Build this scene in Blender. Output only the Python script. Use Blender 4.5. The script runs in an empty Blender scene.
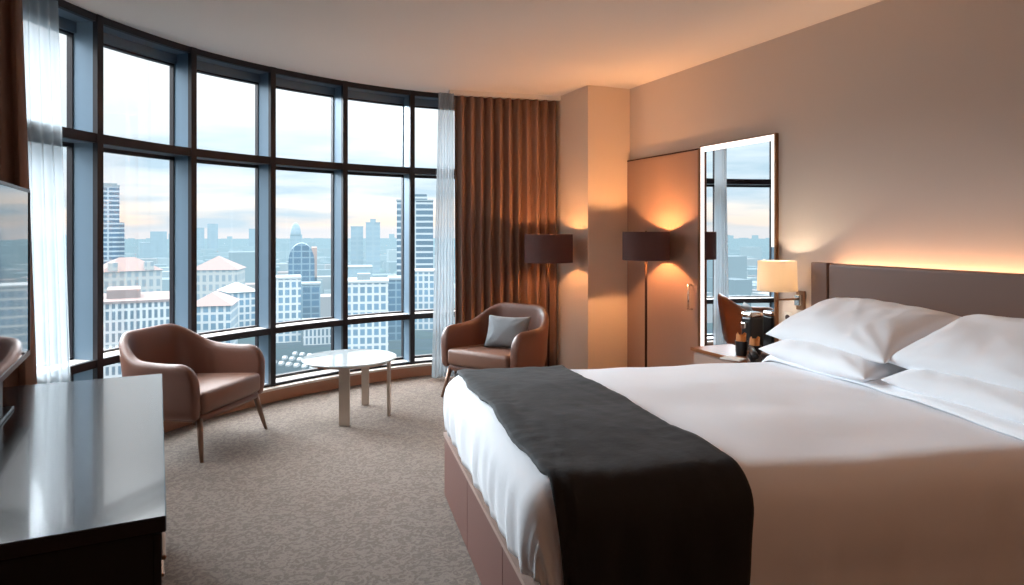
import bpy, bmesh, math, random
from mathutils import Vector, Matrix, noise
random.seed(7)
PI = math.pi
TH = math.radians(22.7)
CT, ST = math.cos(TH), math.sin(TH)
EYE = 1.42
F = 24 / 36 * 1024
CEIL = 2.78
scene = bpy.context.scene
COL = scene.collection

def cw(X, Z):
    """room plan: metres right of / ahead of the viewpoint -> world x, y (right wall runs along +y)"""
    return (X * CT + Z * ST, -X * ST + Z * CT)

# ------------------------------------------------------------------ helpers
def link(name, bm, mat=None, parent=None, smooth=False, loc=(0, 0, 0), rotz=0.0, kind=None):
    me = bpy.data.meshes.new(name)
    bmesh.ops.recalc_face_normals(bm, faces=bm.faces[:])
    bm.to_mesh(me); bm.free()
    if mat is not None: me.materials.append(mat)
    if smooth:
        for p in me.polygons: p.use_smooth = True
    o = bpy.data.objects.new(name, me)
    COL.objects.link(o)
    o.location = loc; o.rotation_euler = (0, 0, rotz)
    if parent is not None: o.parent = parent
    if kind: o['kind'] = kind
    return o

def tag(o, label, cat, group=None, kind=None):
    o['label'] = label; o['category'] = cat
    if group: o['group'] = group
    if kind: o['kind'] = kind
    return o

def thing(name, label, cat, loc=(0, 0, 0), rotz=0.0, group=None):
    o = bpy.data.objects.new(name, None)
    o.empty_display_size = 0.1
    COL.objects.link(o)
    o.location = loc; o.rotation_euler = (0, 0, rotz)
    return tag(o, label, cat, group)

def dup(root, loc, rotz, label, group=None):
    r = root.copy(); COL.objects.link(r); r.location = loc; r.rotation_euler = (0, 0, rotz)
    r['label'] = label
    if group: r['group'] = group
    for ch in list(root.children):
        c = ch.copy(); COL.objects.link(c); c.parent = r
        for g in list(ch.children):
            d = g.copy(); COL.objects.link(d); d.parent = c
    return r

def NB(): return bmesh.new()

def add_box(bm, x0, x1, y0, y1, z0, z1, bev=0.0, seg=2):
    r = bmesh.ops.create_cube(bm, size=1.0)
    vs = r['verts']
    for v in vs:
        v.co = Vector((x0 + (v.co.x + .5) * (x1 - x0), y0 + (v.co.y + .5) * (y1 - y0), z0 + (v.co.z + .5) * (z1 - z0)))
    if bev > 0:
        es = list({e for v in vs for e in v.link_edges})
        bmesh.ops.bevel(bm, geom=es, offset=bev, segments=seg, profile=0.5, affect='EDGES')
    return bm

def box(*a, **k): return add_box(NB(), *a, **k)

def add_tube(bm, pts, rad, n=12, cap=True):
    """tube along points; rad scalar or list"""
    pts = [Vector(p) for p in pts]
    if not isinstance(rad, (list, tuple)): rad = [rad] * len(pts)
    rings = []
    up = None
    for i, p in enumerate(pts):
        d = (pts[min(i + 1, len(pts) - 1)] - pts[max(i - 1, 0)]).normalized()
        if up is None:
            up = Vector((0, 0, 1)) if abs(d.z) < .9 else Vector((1, 0, 0))
        a = d.cross(up).normalized(); b = a.cross(d).normalized(); up = b
        rings.append([bm.verts.new(p + (a * math.cos(2 * PI * k / n) + b * math.sin(2 * PI * k / n)) * rad[i]) for k in range(n)])
    for r0, r1 in zip(rings, rings[1:]):
        for k in range(n):
            bm.faces.new((r0[k], r0[(k + 1) % n], r1[(k + 1) % n], r1[k]))
    if cap:
        bm.faces.new(rings[0]); bm.faces.new(rings[-1])
    return bm

def add_lathe(bm, prof, n=40, c=(0, 0, 0), closed=False):
    """revolve (r, z) profile about z"""
    rings = []
    for r, z in prof:
        rings.append([bm.verts.new((c[0] + r * math.cos(2 * PI * k / n), c[1] + r * math.sin(2 * PI * k / n), c[2] + z)) for k in range(n)])
    pairs = list(zip(rings, rings[1:]))
    if closed: pairs.append((rings[-1], rings[0]))
    for r0, r1 in pairs:
        for k in range(n):
            bm.faces.new((r0[k], r0[(k + 1) % n], r1[(k + 1) % n], r1[k]))
    if not closed:
        if prof[0][0] > 1e-5: bm.faces.new(rings[0])
        if prof[-1][0] > 1e-5: bm.faces.new(rings[-1])
    return bm

def add_prism(bm, poly, z0, z1):
    a = [bm.verts.new((x, y, z0)) for x, y in poly]
    b = [bm.verts.new((x, y, z1)) for x, y in poly]
    n = len(poly)
    bm.faces.new(a); bm.faces.new(b)
    for i in range(n):
        bm.faces.new((a[i], a[(i + 1) % n], b[(i + 1) % n], b[i]))
    return bm

def add_grid(bm, fn, nu, nv):
    vs = [[bm.verts.new(fn(i / nu, j / nv)) for j in range(nv + 1)] for i in range(nu + 1)]
    for i in range(nu):
        for j in range(nv):
            bm.faces.new((vs[i][j], vs[i + 1][j], vs[i + 1][j + 1], vs[i][j + 1]))
    return vs

def sweep_rect(bm, inner, outer, z0, z1):
    """prism between two parallel plan polylines"""
    n = len(inner)
    rows = []
    for (a, b) in zip(inner, outer):
        rows.append([bm.verts.new((a[0], a[1], z0)), bm.verts.new((b[0], b[1], z0)), bm.verts.new((b[0], b[1], z1)), bm.verts.new((a[0], a[1], z1))])
    for r0, r1 in zip(rows, rows[1:]):
        for k in range(4):
            bm.faces.new((r0[k], r0[(k + 1) % 4], r1[(k + 1) % 4], r1[k]))
    bm.faces.new(rows[0]); bm.faces.new(rows[-1])
    return bm

def mod_solid(o, t, off=0):
    m = o.modifiers.new('solid', 'SOLIDIFY'); m.thickness = t; m.offset = off
def mod_sub(o, l=1):
    m = o.modifiers.new('sub', 'SUBSURF'); m.levels = l; m.render_levels = l

# ------------------------------------------------------------------ materials
def S(r, g, b):
    f = lambda c: ((c / 255 + .055) / 1.055) ** 2.4 if c / 255 > .04045 else c / 255 / 12.92
    return (f(r), f(g), f(b), 1)

def mat(name, col, rough=.5, metal=0.0, bump=0.0, bscale=40, var=0.0, vscale=6, coat=0.0, emis=None, estr=0.0, spec=.5, stretch=None, sheen=0.0):
    m = bpy.data.materials.new(name); m.use_nodes = True
    nt = m.node_tree; N = nt.nodes; L = nt.links
    b = N['Principled BSDF']
    b.inputs['Base Color'].default_value = col
    b.inputs['Roughness'].default_value = rough
    b.inputs['Metallic'].default_value = metal
    b.inputs['Coat Weight'].default_value = coat
    b.inputs['Coat Roughness'].default_value = .05
    b.inputs['Specular IOR Level'].default_value = spec
    b.inputs['Sheen Weight'].default_value = sheen
    if emis:
        b.inputs['Emission Color'].default_value = emis
        b.inputs['Emission Strength'].default_value = estr
    tc = N.new('ShaderNodeTexCoord'); mp = N.new('ShaderNodeMapping')
    L.new(tc.outputs['Object'], mp.inputs['Vector'])
    if stretch: mp.inputs['Scale'].default_value = stretch
    if var > 0:
        n = N.new('ShaderNodeTexNoise'); n.inputs['Scale'].default_value = vscale; n.inputs['Detail'].default_value = 5
        L.new(mp.outputs[0], n.inputs['Vector'])
        r = N.new('ShaderNodeMapRange'); r.inputs[1].default_value = .3; r.inputs[2].default_value = .7
        r.inputs[3].default_value = 1 - var; r.inputs[4].default_value = 1 + var
        L.new(n.outputs['Fac'], r.inputs[0])
        mx = N.new('ShaderNodeMix'); mx.data_type = 'RGBA'; mx.blend_type = 'MULTIPLY'; mx.inputs[0].default_value = 1
        mx.inputs[6].default_value = col
        L.new(r.outputs[0], mx.inputs[7]); L.new(mx.outputs[2], b.inputs['Base Color'])
    if bump > 0:
        n = N.new('ShaderNodeTexNoise'); n.inputs['Scale'].default_value = bscale; n.inputs['Detail'].default_value = 6
        L.new(mp.outputs[0], n.inputs['Vector'])
        bp = N.new('ShaderNodeBump'); bp.inputs['Strength'].default_value = bump; bp.inputs['Distance'].default_value = .01
        L.new(n.outputs['Fac'], bp.inputs['Height']); L.new(bp.outputs[0], b.inputs['Normal'])
    return m

M = {}
M['wall'] = mat('wall paint', S(216, 204, 194), .85, bump=.05, bscale=160)
M['wall_cream'] = mat('cream wall paint', S(220, 204, 188), .85, bump=.05, bscale=160)
M['wall_behind'] = mat('dark brown wood wall', S(112, 70, 50), .5, var=.1, vscale=3, stretch=(4, 4, .3))  # unseen wall, its brown picked to tint the bed's near side by bounce
M['ceiling'] = mat('ceiling paint', S(232, 226, 220), .9)
M['closet'] = mat('taupe laminate panel', S(166, 136, 120), .45, var=.03, vscale=3, stretch=(1, 1, .2))
M['frame'] = mat('dark window metal', S(22, 18, 26), .42, metal=.0, spec=.5)
M['frame_lit'] = mat('window metal with daylight painted in', S(112, 134, 152), .38, metal=.4)  # lit copy of the dark window metal, daylight put into its colour
M['curb'] = mat('white stone ledge', S(222, 212, 204), .35)
M['curbface'] = mat('tan ledge face', S(186, 142, 116), .5)
M['leather'] = mat('brown leather', S(112, 74, 60), .42, bump=.12, bscale=220, var=.06, vscale=4, coat=.05)
M['seatleather'] = mat('taupe leather seat', S(128, 92, 76), .42, bump=.12, bscale=220, var=.05, vscale=4)
M['chairleg'] = mat('bronzed metal leg', S(140, 112, 96), .35, metal=.7)
M['steel'] = mat('brushed steel', S(200, 186, 174), .28, metal=.9)
M['bronze'] = mat('bronze metal', S(150, 110, 82), .3, metal=.85)
M['chrome'] = mat('polished chrome', S(220, 215, 210), .12, metal=1)
M['poledark'] = mat('dark lamp pole metal', S(66, 46, 42), .35, metal=.6)
M['shade_dark'] = mat('dark brown shade cloth', S(92, 60, 56), .8, bump=.15, bscale=300)
M['shade_in'] = mat('pale shade lining', S(230, 200, 160), .8)
M['bedbase'] = mat('brown bed base leatherette', S(112, 74, 66), .45, bump=.05, bscale=200)
M['headboard'] = mat('dark taupe headboard leather', S(132, 102, 88), .42, bump=.06, bscale=240, coat=.06)
M['linen'] = mat('white bed linen', S(242, 242, 245), .8, bump=.10, bscale=16, sheen=.1)
M['pillow'] = mat('white pillow cotton', S(240, 242, 245), .85, bump=.18, bscale=11)
M['runner'] = mat('black charcoal runner cloth', S(18, 16, 18), .8, bump=.25, bscale=26, var=.2, vscale=14, sheen=.06)
M['greyfabric'] = mat('blue grey cushion cloth', S(136, 144, 150), .85, bump=.2, bscale=90)
M['black_lacquer'] = mat('dark lacquered wood', S(26, 22, 30), .20, bump=.012, bscale=60, coat=.3, spec=.5)
M['black_matte'] = mat('matt black cabinet side', S(12, 11, 15), .6)
M['black_plastic'] = mat('black plastic', S(16, 15, 17), .3)
M['screen'] = mat('glossy black television screen', S(6, 7, 9), .04, spec=.6, coat=.4)
M['bezel'] = mat('grey television bezel', S(88, 74, 72), .3, metal=.6)
M['wood'] = mat('warm brown wood', S(136, 84, 52), .3, var=.2, vscale=5, stretch=(8, .8, 8), coat=.0, spec=.25)
M['white_plastic'] = mat('white plastic', S(225, 220, 212), .4)
M['copper_paper'] = mat('copper brown paper', S(196, 124, 60), .45, bump=.4, bscale=40)
M['paper'] = mat('white paper', S(235, 232, 228), .7)
M['mirror'] = mat('mirror glass', (.9, .91, .91, 1), .01, metal=1)
M['frost'] = mat('frosted white mirror border', S(240, 238, 235), .4, emis=S(255, 250, 244), estr=.75)  # reflected white put in as a weak glow of the border

def glass(name, tint, gl=.08, rough=.0, boost=1.0):
    m = bpy.data.materials.new(name); m.use_nodes = True
    nt = m.node_tree; N = nt.nodes; L = nt.links
    N.remove(N['Principled BSDF']); out = N['Material Output']
    t = N.new('ShaderNodeBsdfTransparent'); t.inputs[0].default_value = tint
    g = N.new('ShaderNodeBsdfGlossy'); g.inputs['Roughness'].default_value = rough
    fr = N.new('ShaderNodeFresnel'); fr.inputs[0].default_value = 1.45
    mth = N.new('ShaderNodeMath'); mth.operation = 'MULTIPLY_ADD'; mth.inputs[1].default_value = boost; mth.inputs[2].default_value = gl
    mth.use_clamp = True
    L.new(fr.outputs[0], mth.inputs[0])
    mx = N.new('ShaderNodeMixShader')
    L.new(mth.outputs[0], mx.inputs[0]); L.new(t.outputs[0], mx.inputs[1]); L.new(g.outputs[0], mx.inputs[2])
    L.new(mx.outputs[0], out.inputs[0])
    return m
M['pane'] = glass('window glass', (.96, .985, 1, 1), 0, 0, .18)
M['tableglass'] = glass('table glass', (.86, .95, .95, 1), .55, .02, 1.3)
M['tabletop'] = mat('glossy table glass with painted sky white', S(222, 234, 238), .04, spec=1.0, coat=1.0)  # sky reflection on the glass put into a white base colour
M['clear'] = glass('clear drinking glass', (.92, .95, .95, 1), .06)

def translucent(name, col, tr, transp=0.0, emis=None, estr=0):
    m = bpy.data.materials.new(name); m.use_nodes = True
    nt = m.node_tree; N = nt.nodes; L = nt.links
    N.remove(N['Principled BSDF']); out = N['Material Output']
    d = N.new('ShaderNodeBsdfDiffuse'); d.inputs[0].default_value = col
    t = N.new('ShaderNodeBsdfTranslucent'); t.inputs[0].default_value = col
    a = N.new('ShaderNodeMixShader'); a.inputs[0].default_value = tr
    L.new(d.outputs[0], a.inputs[1]); L.new(t.outputs[0], a.inputs[2])
    last = a
    if transp > 0:
        tp = N.new('ShaderNodeBsdfTransparent')
        b = N.new('ShaderNodeMixShader'); b.inputs[0].default_value = transp
        L.new(a.outputs[0], b.inputs[1]); L.new(tp.outputs[0], b.inputs[2]); last = b
    if emis:
        e = N.new('ShaderNodeEmission'); e.inputs[0].default_value = emis; e.inputs[1].default_value = estr
        ad = N.new('ShaderNodeAddShader'); L.new(last.outputs[0], ad.inputs[0]); L.new(e.outputs[0], ad.inputs[1]); last = ad
    L.new(last.outputs[0], out.inputs[0])
    return m
M['sheer'] = translucent('sheer voile', S(206, 214, 219), .62, .55)
M['drape'] = mat('brown drape cloth', S(142, 110, 94), .85, bump=.1, bscale=200, var=.05, vscale=3)
M['sconce'] = translucent('cream shade cloth', S(252, 242, 226), .6, 0)

def carpet():
    m = bpy.data.materials.new('swirled taupe carpet'); m.use_nodes = True
    nt = m.node_tree; N = nt.nodes; L = nt.links; b = N['Principled BSDF']
    b.inputs['Roughness'].default_value = .95; b.inputs['Specular IOR Level'].default_value = .15
    tc = N.new('ShaderNodeTexCoord')
    w1 = N.new('ShaderNodeTexNoise'); w1.inputs['Scale'].default_value = 6.5; w1.inputs['Detail'].default_value = 2
    L.new(tc.outputs['Object'], w1.inputs['Vector'])
    mul = N.new('ShaderNodeMath'); mul.operation = 'MULTIPLY'; mul.inputs[1].default_value = 42
    L.new(w1.outputs['Fac'], mul.inputs[0])
    fine = N.new('ShaderNodeTexNoise'); fine.inputs['Scale'].default_value = 38; fine.inputs['Detail'].default_value = 4
    L.new(tc.outputs['Object'], fine.inputs['Vector'])
    m2 = N.new('ShaderNodeMath'); m2.operation = 'MULTIPLY_ADD'; m2.inputs[1].default_value = 17
    L.new(fine.outputs['Fac'], m2.inputs[0]); L.new(mul.outputs[0], m2.inputs[2])
    sn = N.new('ShaderNodeMath'); sn.operation = 'SINE'; L.new(m2.outputs[0], sn.inputs[0])
    pile = N.new('ShaderNodeTexNoise'); pile.inputs['Scale'].default_value = 420; pile.inputs['Detail'].default_value = 2
    L.new(tc.outputs['Object'], pile.inputs['Vector'])
    ad = N.new('ShaderNodeMath'); ad.operation = 'MULTIPLY_ADD'; ad.inputs[1].default_value = .13
    L.new(sn.outputs[0], ad.inputs[0]); L.new(pile.outputs['Fac'], ad.inputs[2])
    cr = N.new('ShaderNodeValToRGB')
    cr.color_ramp.elements[0].position = .18; cr.color_ramp.elements[0].color = S(104, 93, 86)
    cr.color_ramp.elements[1].position = .85; cr.color_ramp.elements[1].color = S(164, 150, 139)
    L.new(ad.outputs[0], cr.inputs[0]); L.new(cr.outputs[0], b.inputs['Base Color'])
    bp = N.new('ShaderNodeBump'); bp.inputs['Strength'].default_value = .5; bp.inputs['Distance'].default_value = .012
    L.new(ad.outputs[0], bp.inputs['Height']); L.new(bp.outputs[0], b.inputs['Normal'])
    return m
M['carpet'] = carpet()

HAZE_GLOW = S(188, 222, 236)  # air haze put into the outdoor materials as a pale glow
def paint_haze(nt, shader_socket, fac, haze=HAZE_GLOW):
    """aerial haze painted in: a pale glow mixed into the material"""
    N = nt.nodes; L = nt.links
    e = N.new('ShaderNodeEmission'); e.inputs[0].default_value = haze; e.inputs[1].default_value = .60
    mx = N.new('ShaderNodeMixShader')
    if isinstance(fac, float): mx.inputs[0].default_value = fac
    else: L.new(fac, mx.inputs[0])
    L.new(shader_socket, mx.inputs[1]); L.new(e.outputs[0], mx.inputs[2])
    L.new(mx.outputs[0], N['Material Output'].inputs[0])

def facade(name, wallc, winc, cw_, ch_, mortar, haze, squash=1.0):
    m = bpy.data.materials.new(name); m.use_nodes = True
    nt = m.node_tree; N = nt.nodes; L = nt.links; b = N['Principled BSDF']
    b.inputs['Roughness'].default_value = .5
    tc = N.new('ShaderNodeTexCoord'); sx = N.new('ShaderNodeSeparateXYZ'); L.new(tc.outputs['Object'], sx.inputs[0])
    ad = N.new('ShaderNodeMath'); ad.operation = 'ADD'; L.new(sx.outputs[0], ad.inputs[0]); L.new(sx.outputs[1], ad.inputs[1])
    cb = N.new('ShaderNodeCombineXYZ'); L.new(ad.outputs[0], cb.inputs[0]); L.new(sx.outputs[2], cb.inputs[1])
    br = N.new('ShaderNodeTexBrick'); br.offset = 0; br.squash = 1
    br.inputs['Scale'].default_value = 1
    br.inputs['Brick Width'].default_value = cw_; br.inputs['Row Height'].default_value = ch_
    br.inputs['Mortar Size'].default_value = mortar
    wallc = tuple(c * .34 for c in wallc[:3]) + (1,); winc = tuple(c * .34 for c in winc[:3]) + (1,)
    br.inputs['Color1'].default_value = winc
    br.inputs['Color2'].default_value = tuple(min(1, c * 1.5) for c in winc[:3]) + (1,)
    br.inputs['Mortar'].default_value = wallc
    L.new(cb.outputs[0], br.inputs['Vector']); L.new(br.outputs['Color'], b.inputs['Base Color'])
    paint_haze(nt, b.outputs[0], min(.88, float(haze) * .95 + .12))
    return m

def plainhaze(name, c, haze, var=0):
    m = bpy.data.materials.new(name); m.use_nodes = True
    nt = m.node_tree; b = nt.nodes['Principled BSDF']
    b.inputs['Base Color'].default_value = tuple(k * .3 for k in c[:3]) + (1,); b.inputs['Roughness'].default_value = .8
    paint_haze(nt, b.outputs[0], min(.88, float(haze) * .95 + .22))
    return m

def painted_dist_haze(nt, scale):
    """share of painted haze, growing with distance from the hotel tower"""
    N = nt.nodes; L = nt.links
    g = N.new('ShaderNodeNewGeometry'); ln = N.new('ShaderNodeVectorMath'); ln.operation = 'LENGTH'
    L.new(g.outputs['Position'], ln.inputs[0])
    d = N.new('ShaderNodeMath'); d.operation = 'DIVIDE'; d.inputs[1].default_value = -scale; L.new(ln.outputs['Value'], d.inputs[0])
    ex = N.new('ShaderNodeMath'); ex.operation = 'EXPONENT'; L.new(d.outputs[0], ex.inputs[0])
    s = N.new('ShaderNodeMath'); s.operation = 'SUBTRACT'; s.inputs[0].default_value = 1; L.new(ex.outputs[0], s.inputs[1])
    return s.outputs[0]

# ------------------------------------------------------------------ plan of the curved window
MUL = [(-2.71, 3.60), (-2.64, 4.33), (-2.40, 5.10), (-2.02, 5.72), (-1.543, 6.255), (-.987, 6.68), (-.35, 6.98)]
MULW = [Vector(cw(*p)) for p in MUL]
def catmull(P, i, t):
    p0 = P[max(i - 1, 0)] if i > 0 else P[0] * 2 - P[1]
    p1, p2 = P[i], P[i + 1]
    p3 = P[i + 2] if i + 2 < len(P) else P[-1] * 2 - P[-2]
    return .5 * ((2 * p1) + (p2 - p0) * t + (2 * p0 - 5 * p1 + 4 * p2 - p3) * t * t + (3 * p1 - p0 - 3 * p2 + p3) * t ** 3)
NS = 8
def tangent(i, t):
    e = .01
    if i >= len(MULW) - 1: i, t = len(MULW) - 2, 1.0
    a = catmull(MULW, i, max(t - e, 0)); b = catmull(MULW, i, min(t + e, 1))
    return (b - a).normalized()
def offs(i, t, d):
    """point on the window line moved d outward"""
    if i >= len(MULW) - 1: i, t = len(MULW) - 2, 1.0
    p = catmull(MULW, i, t); tg = tangent(i, t); n = Vector((-tg.y, tg.x))
    return p + n * d
def bay_line(i, d, t0=0, t1=1, n=NS):
    return [offs(i, t0 + (t1 - t0) * k / n, d) for k in range(n + 1)]
def full_line(d):
    r = []
    for i in range(len(MULW) - 1):
        seg = bay_line(i, d)
        r += seg if i == 0 else seg[1:]
    return r
DEP = .175                       # depth of mullions
XW = 3.59                       # right wall
XL = -1.30                      # left wall
YF = -1.6                       # wall behind
COLX, COLY = 3.13, 5.635         # corner pilaster

# ------------------------------------------------------------------ room shell
outer = full_line(DEP + .02)
poly = [(XL, YF), (XW, YF), (XW, 6.75), (2.45, 6.95)] + [tuple(p) for p in reversed(outer)] + [(XL, 4.45)]
link('floor', add_prism(NB(), poly, -.15, 0), M['carpet'], kind='structure')
link('ceiling', add_prism(NB(), poly, CEIL, CEIL + .2), M['ceiling'], kind='structure')
link('wall_right', box(XW, XW + .15, YF, 6.8, 0, CEIL), M['wall'], kind='structure')
link('wall_front', box(XL - .15, XW + .15, YF - .15, YF, 0, CEIL), M['wall_behind'], kind='structure')
link('wall_left', box(XL - .15, XL, YF, 4.45, 0, CEIL), M['wall'], kind='structure')
m0 = MULW[0]
link('wall_corner', add_prism(NB(), [(XL - .15, 4.42), (m0.x, m0.y - .02), (m0.x - .02, m0.y + .15), (XL - .15, 4.6)], 0, CEIL), M['wall'], kind='structure')
m6 = MULW[-1]
link('wall_back', add_prism(NB(), [(m6.x + .02, m6.y), (XW, 6.62), (XW, 6.9), (m6.x + .05, m6.y + .3)], 0, CEIL), M['wall'], kind='structure')
link('wall_pillar', box(COLX, XW, COLY, 6.63, 0, CEIL), M['wall_cream'], kind='structure')
bmb = NB(); add_box(bmb, XW - .012, XW, YF, 4.55, 0, .09)
link('baseboard_right', bmb, M['closet'], kind='structure')

# ledge under the window
link('trim_1', sweep_rect(NB(), full_line(-.10), full_line(DEP + .02), .095, .115), M['curb'], kind='structure')
link('trim_2', sweep_rect(NB(), full_line(-.085), full_line(DEP), 0, .095), M['curbface'], kind='structure')

# window bays
def mullion(bm, i, w=.046, d0=-.03, d1=DEP, z0=.115, z1=CEIL):
    p = offs(i, 0, 0) if i < len(MULW) - 1 else offs(i, 1, 0)
    tg = tangent(i, 0); n = Vector((-tg.y, tg.x))
    a = p + n * d0 - tg * w / 2; b = p + n * d0 + tg * w / 2
    c = p + n * d1 + tg * w / 2; d = p + n * d1 - tg * w / 2
    return add_prism(bm, [tuple(a), tuple(b), tuple(c), tuple(d)], z0, z1)
LEV = [(CEIL - .045, CEIL, 'head_rail'), (1.97, 2.03, 'transom'), (.55, .60, 'lower_rail'), (.115, .135, 'sill_rail')]
for i in range(len(MULW) - 1):
    # dark inside edge of the mullion: the window's own frame
    bm = NB(); mullion(bm, i, .048, -.035, .0)
    if i == len(MULW) - 2: mullion(bm, i + 1, .048, -.035, .0)
    w = link('window_%d' % (i + 1), bm, M['frame'], kind='structure')
    bm = NB(); mullion(bm, i, .042, .0, DEP - .02)
    if i == len(MULW) - 2: mullion(bm, i + 1, .042, .0, DEP - .02)
    link('mullion', bm, M['frame_lit'], w)
    for z0, z1, nm in LEV:
        bm = sweep_rect(NB(), bay_line(i, -.028), bay_line(i, .004), z0, z1)
        r = link(nm, bm, M['frame'], w)
        bm = sweep_rect(NB(), bay_line(i, .004), bay_line(i, DEP - .02), z0 + .003, z1 - .003)
        link('rail_body', bm, M['curb'] if nm in ('lower_rail', 'sill_rail') else M['frame_lit'], r)
    bm = sweep_rect(NB(), bay_line(i, DEP - .05), bay_line(i, DEP + .01), CEIL - .11, CEIL - .04)
    link('outer_head', bm, M['frame_lit'], w)
    # glazing beads: dark lines round each pane at the glass
    ln = bay_line(i, DEP - .03), bay_line(i, DEP + .012)
    bm = NB()
    for z0, z1 in ((CEIL - .124, CEIL - .108), (1.945, 1.972), (2.028, 2.04), (.525, .552), (.598, .612), (.135, .155)):
        sweep_rect(bm, ln[0], ln[1], z0, z1)
    for t0, t1 in ((.028, .038), (.962, .972)):
        sweep_rect(bm, bay_line(i, DEP - .03, t0, t1, 1), bay_line(i, DEP + .012, t0, t1, 1), .12, CEIL - .04)
    link('glazing_bead', bm, M['frame'], w)
    for z0, z1 in ((2.03, CEIL - .11), (.60, 1.97), (.135, .55)):
        bm = sweep_rect(NB(), bay_line(i, DEP - .012), bay_line(i, DEP - .006), z0, z1)
        link('pane', bm, M['pane'], w)

# ------------------------------------------------------------------ curtains
def drape_bm(p0, p1, z0, z1, pleats, amp, flare0=0.0, flare1=0.0, nu=None, nz=14, seed=0, gather=None):
    """pleated cloth hanging between plan points p0 and p1; flares shift the ends at the hem"""
    p0 = Vector(p0); p1 = Vector(p1); d = (p1 - p0); ln = d.length; d.normalize(); n = Vector((-d.y, d.x))
    nu = nu or pleats * 10
    bm = NB()
    rnd = random.Random(seed)
    ph = [rnd.uniform(-.5, .5) for _ in range(pleats + 2)]
    am = [rnd.uniform(.65, 1.2) for _ in range(pleats + 2)]
    def fn(u, v):
        k = u * pleats; ki = int(k)
        a = am[min(ki, pleats)] * (1 - (k - ki)) + am[min(ki + 1, pleats + 1)] * (k - ki)
        f = ph[min(ki, pleats)] * (1 - (k - ki)) + ph[min(ki + 1, pleats + 1)] * (k - ki)
        w = math.sin(2 * PI * k + f * (1 - v) * 1.6)
        w = math.copysign(abs(w) ** .75, w)
        s = u * ln + (1 - v) * ((1 - u) * flare0 + u * flare1) + .012 * math.sin(2 * PI * k * 2 + 1) * (1 - v)
        q = p0 + d * s + n * (amp * a * w * (.75 + .25 * (1 - v)))
        return (q.x, q.y, z0 + (z1 - z0) * v)
    add_grid(bm, fn, nu, nz)
    return bm

def curtain(name, label, cat, mt, *a, thick=.004, **k):
    bm = drape_bm(*a, **k)
    p0 = Vector(a[0])
    for v in bm.verts: v.co -= Vector((p0.x, p0.y, 0))
    o = link(name, bm, mt, smooth=True, loc=(p0.x, p0.y, 0))
    mod_solid(o, thick)
    return tag(o, label, cat)

curtain('curtain', 'floor-length brown pleated curtain behind the right armchair and floor lamp', 'curtain', M['drape'],
        (2.055, 6.37), (3.095, 6.235), .015, CEIL - .05, 11, .05, seed=3)
curtain('curtain', 'brown curtain at the left edge of the photo behind the television', 'curtain', M['drape'],
        (-1.28, 4.26), (-.985, 4.255), .015, CEIL - .05, 4, .035, flare1=.075, seed=5)
sl0 = cw(-2.66, 3.58); sl1 = cw(-2.60, 3.90)
curtain('sheer_curtain', 'white sheer curtain hanging at the left end of the curved window', 'sheer curtain', M['sheer'],
        (sl0[0] - .04, sl0[1] - .02), (sl1[0] + .0, sl1[1] + .02), .015, CEIL - .05, 6, .022, flare0=.03, flare1=.11, seed=8, thick=.001)
sr0 = cw(-.70, 6.50); sr1 = cw(-.56, 6.56)
curtain('sheer_curtain', 'white sheer curtain beside the brown curtain at the right end of the window', 'sheer curtain', M['sheer'],
        sr0, (sr1[0], sr1[1]), .015, CEIL - .05, 6, .02, flare0=-.06, seed=9, thick=.001)
link('trim_3', add_prism(NB(), [(2.0, 6.34), (COLX, 6.20), (COLX, 6.26), (2.0, 6.40)], CEIL - .045, CEIL), M['white_plastic'], kind='structure')
link('trim_4', box(XL, -.92, 4.23, 4.29, CEIL - .045, CEIL), M['white_plastic'], kind='structure')

# ------------------------------------------------------------------ armchairs
def lerp(a, b, t): return a + (b - a) * t
def sstep(a, b, x):
    t = max(0, min(1, (x - a) / (b - a))); return t * t * (3 - 2 * t)

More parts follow.
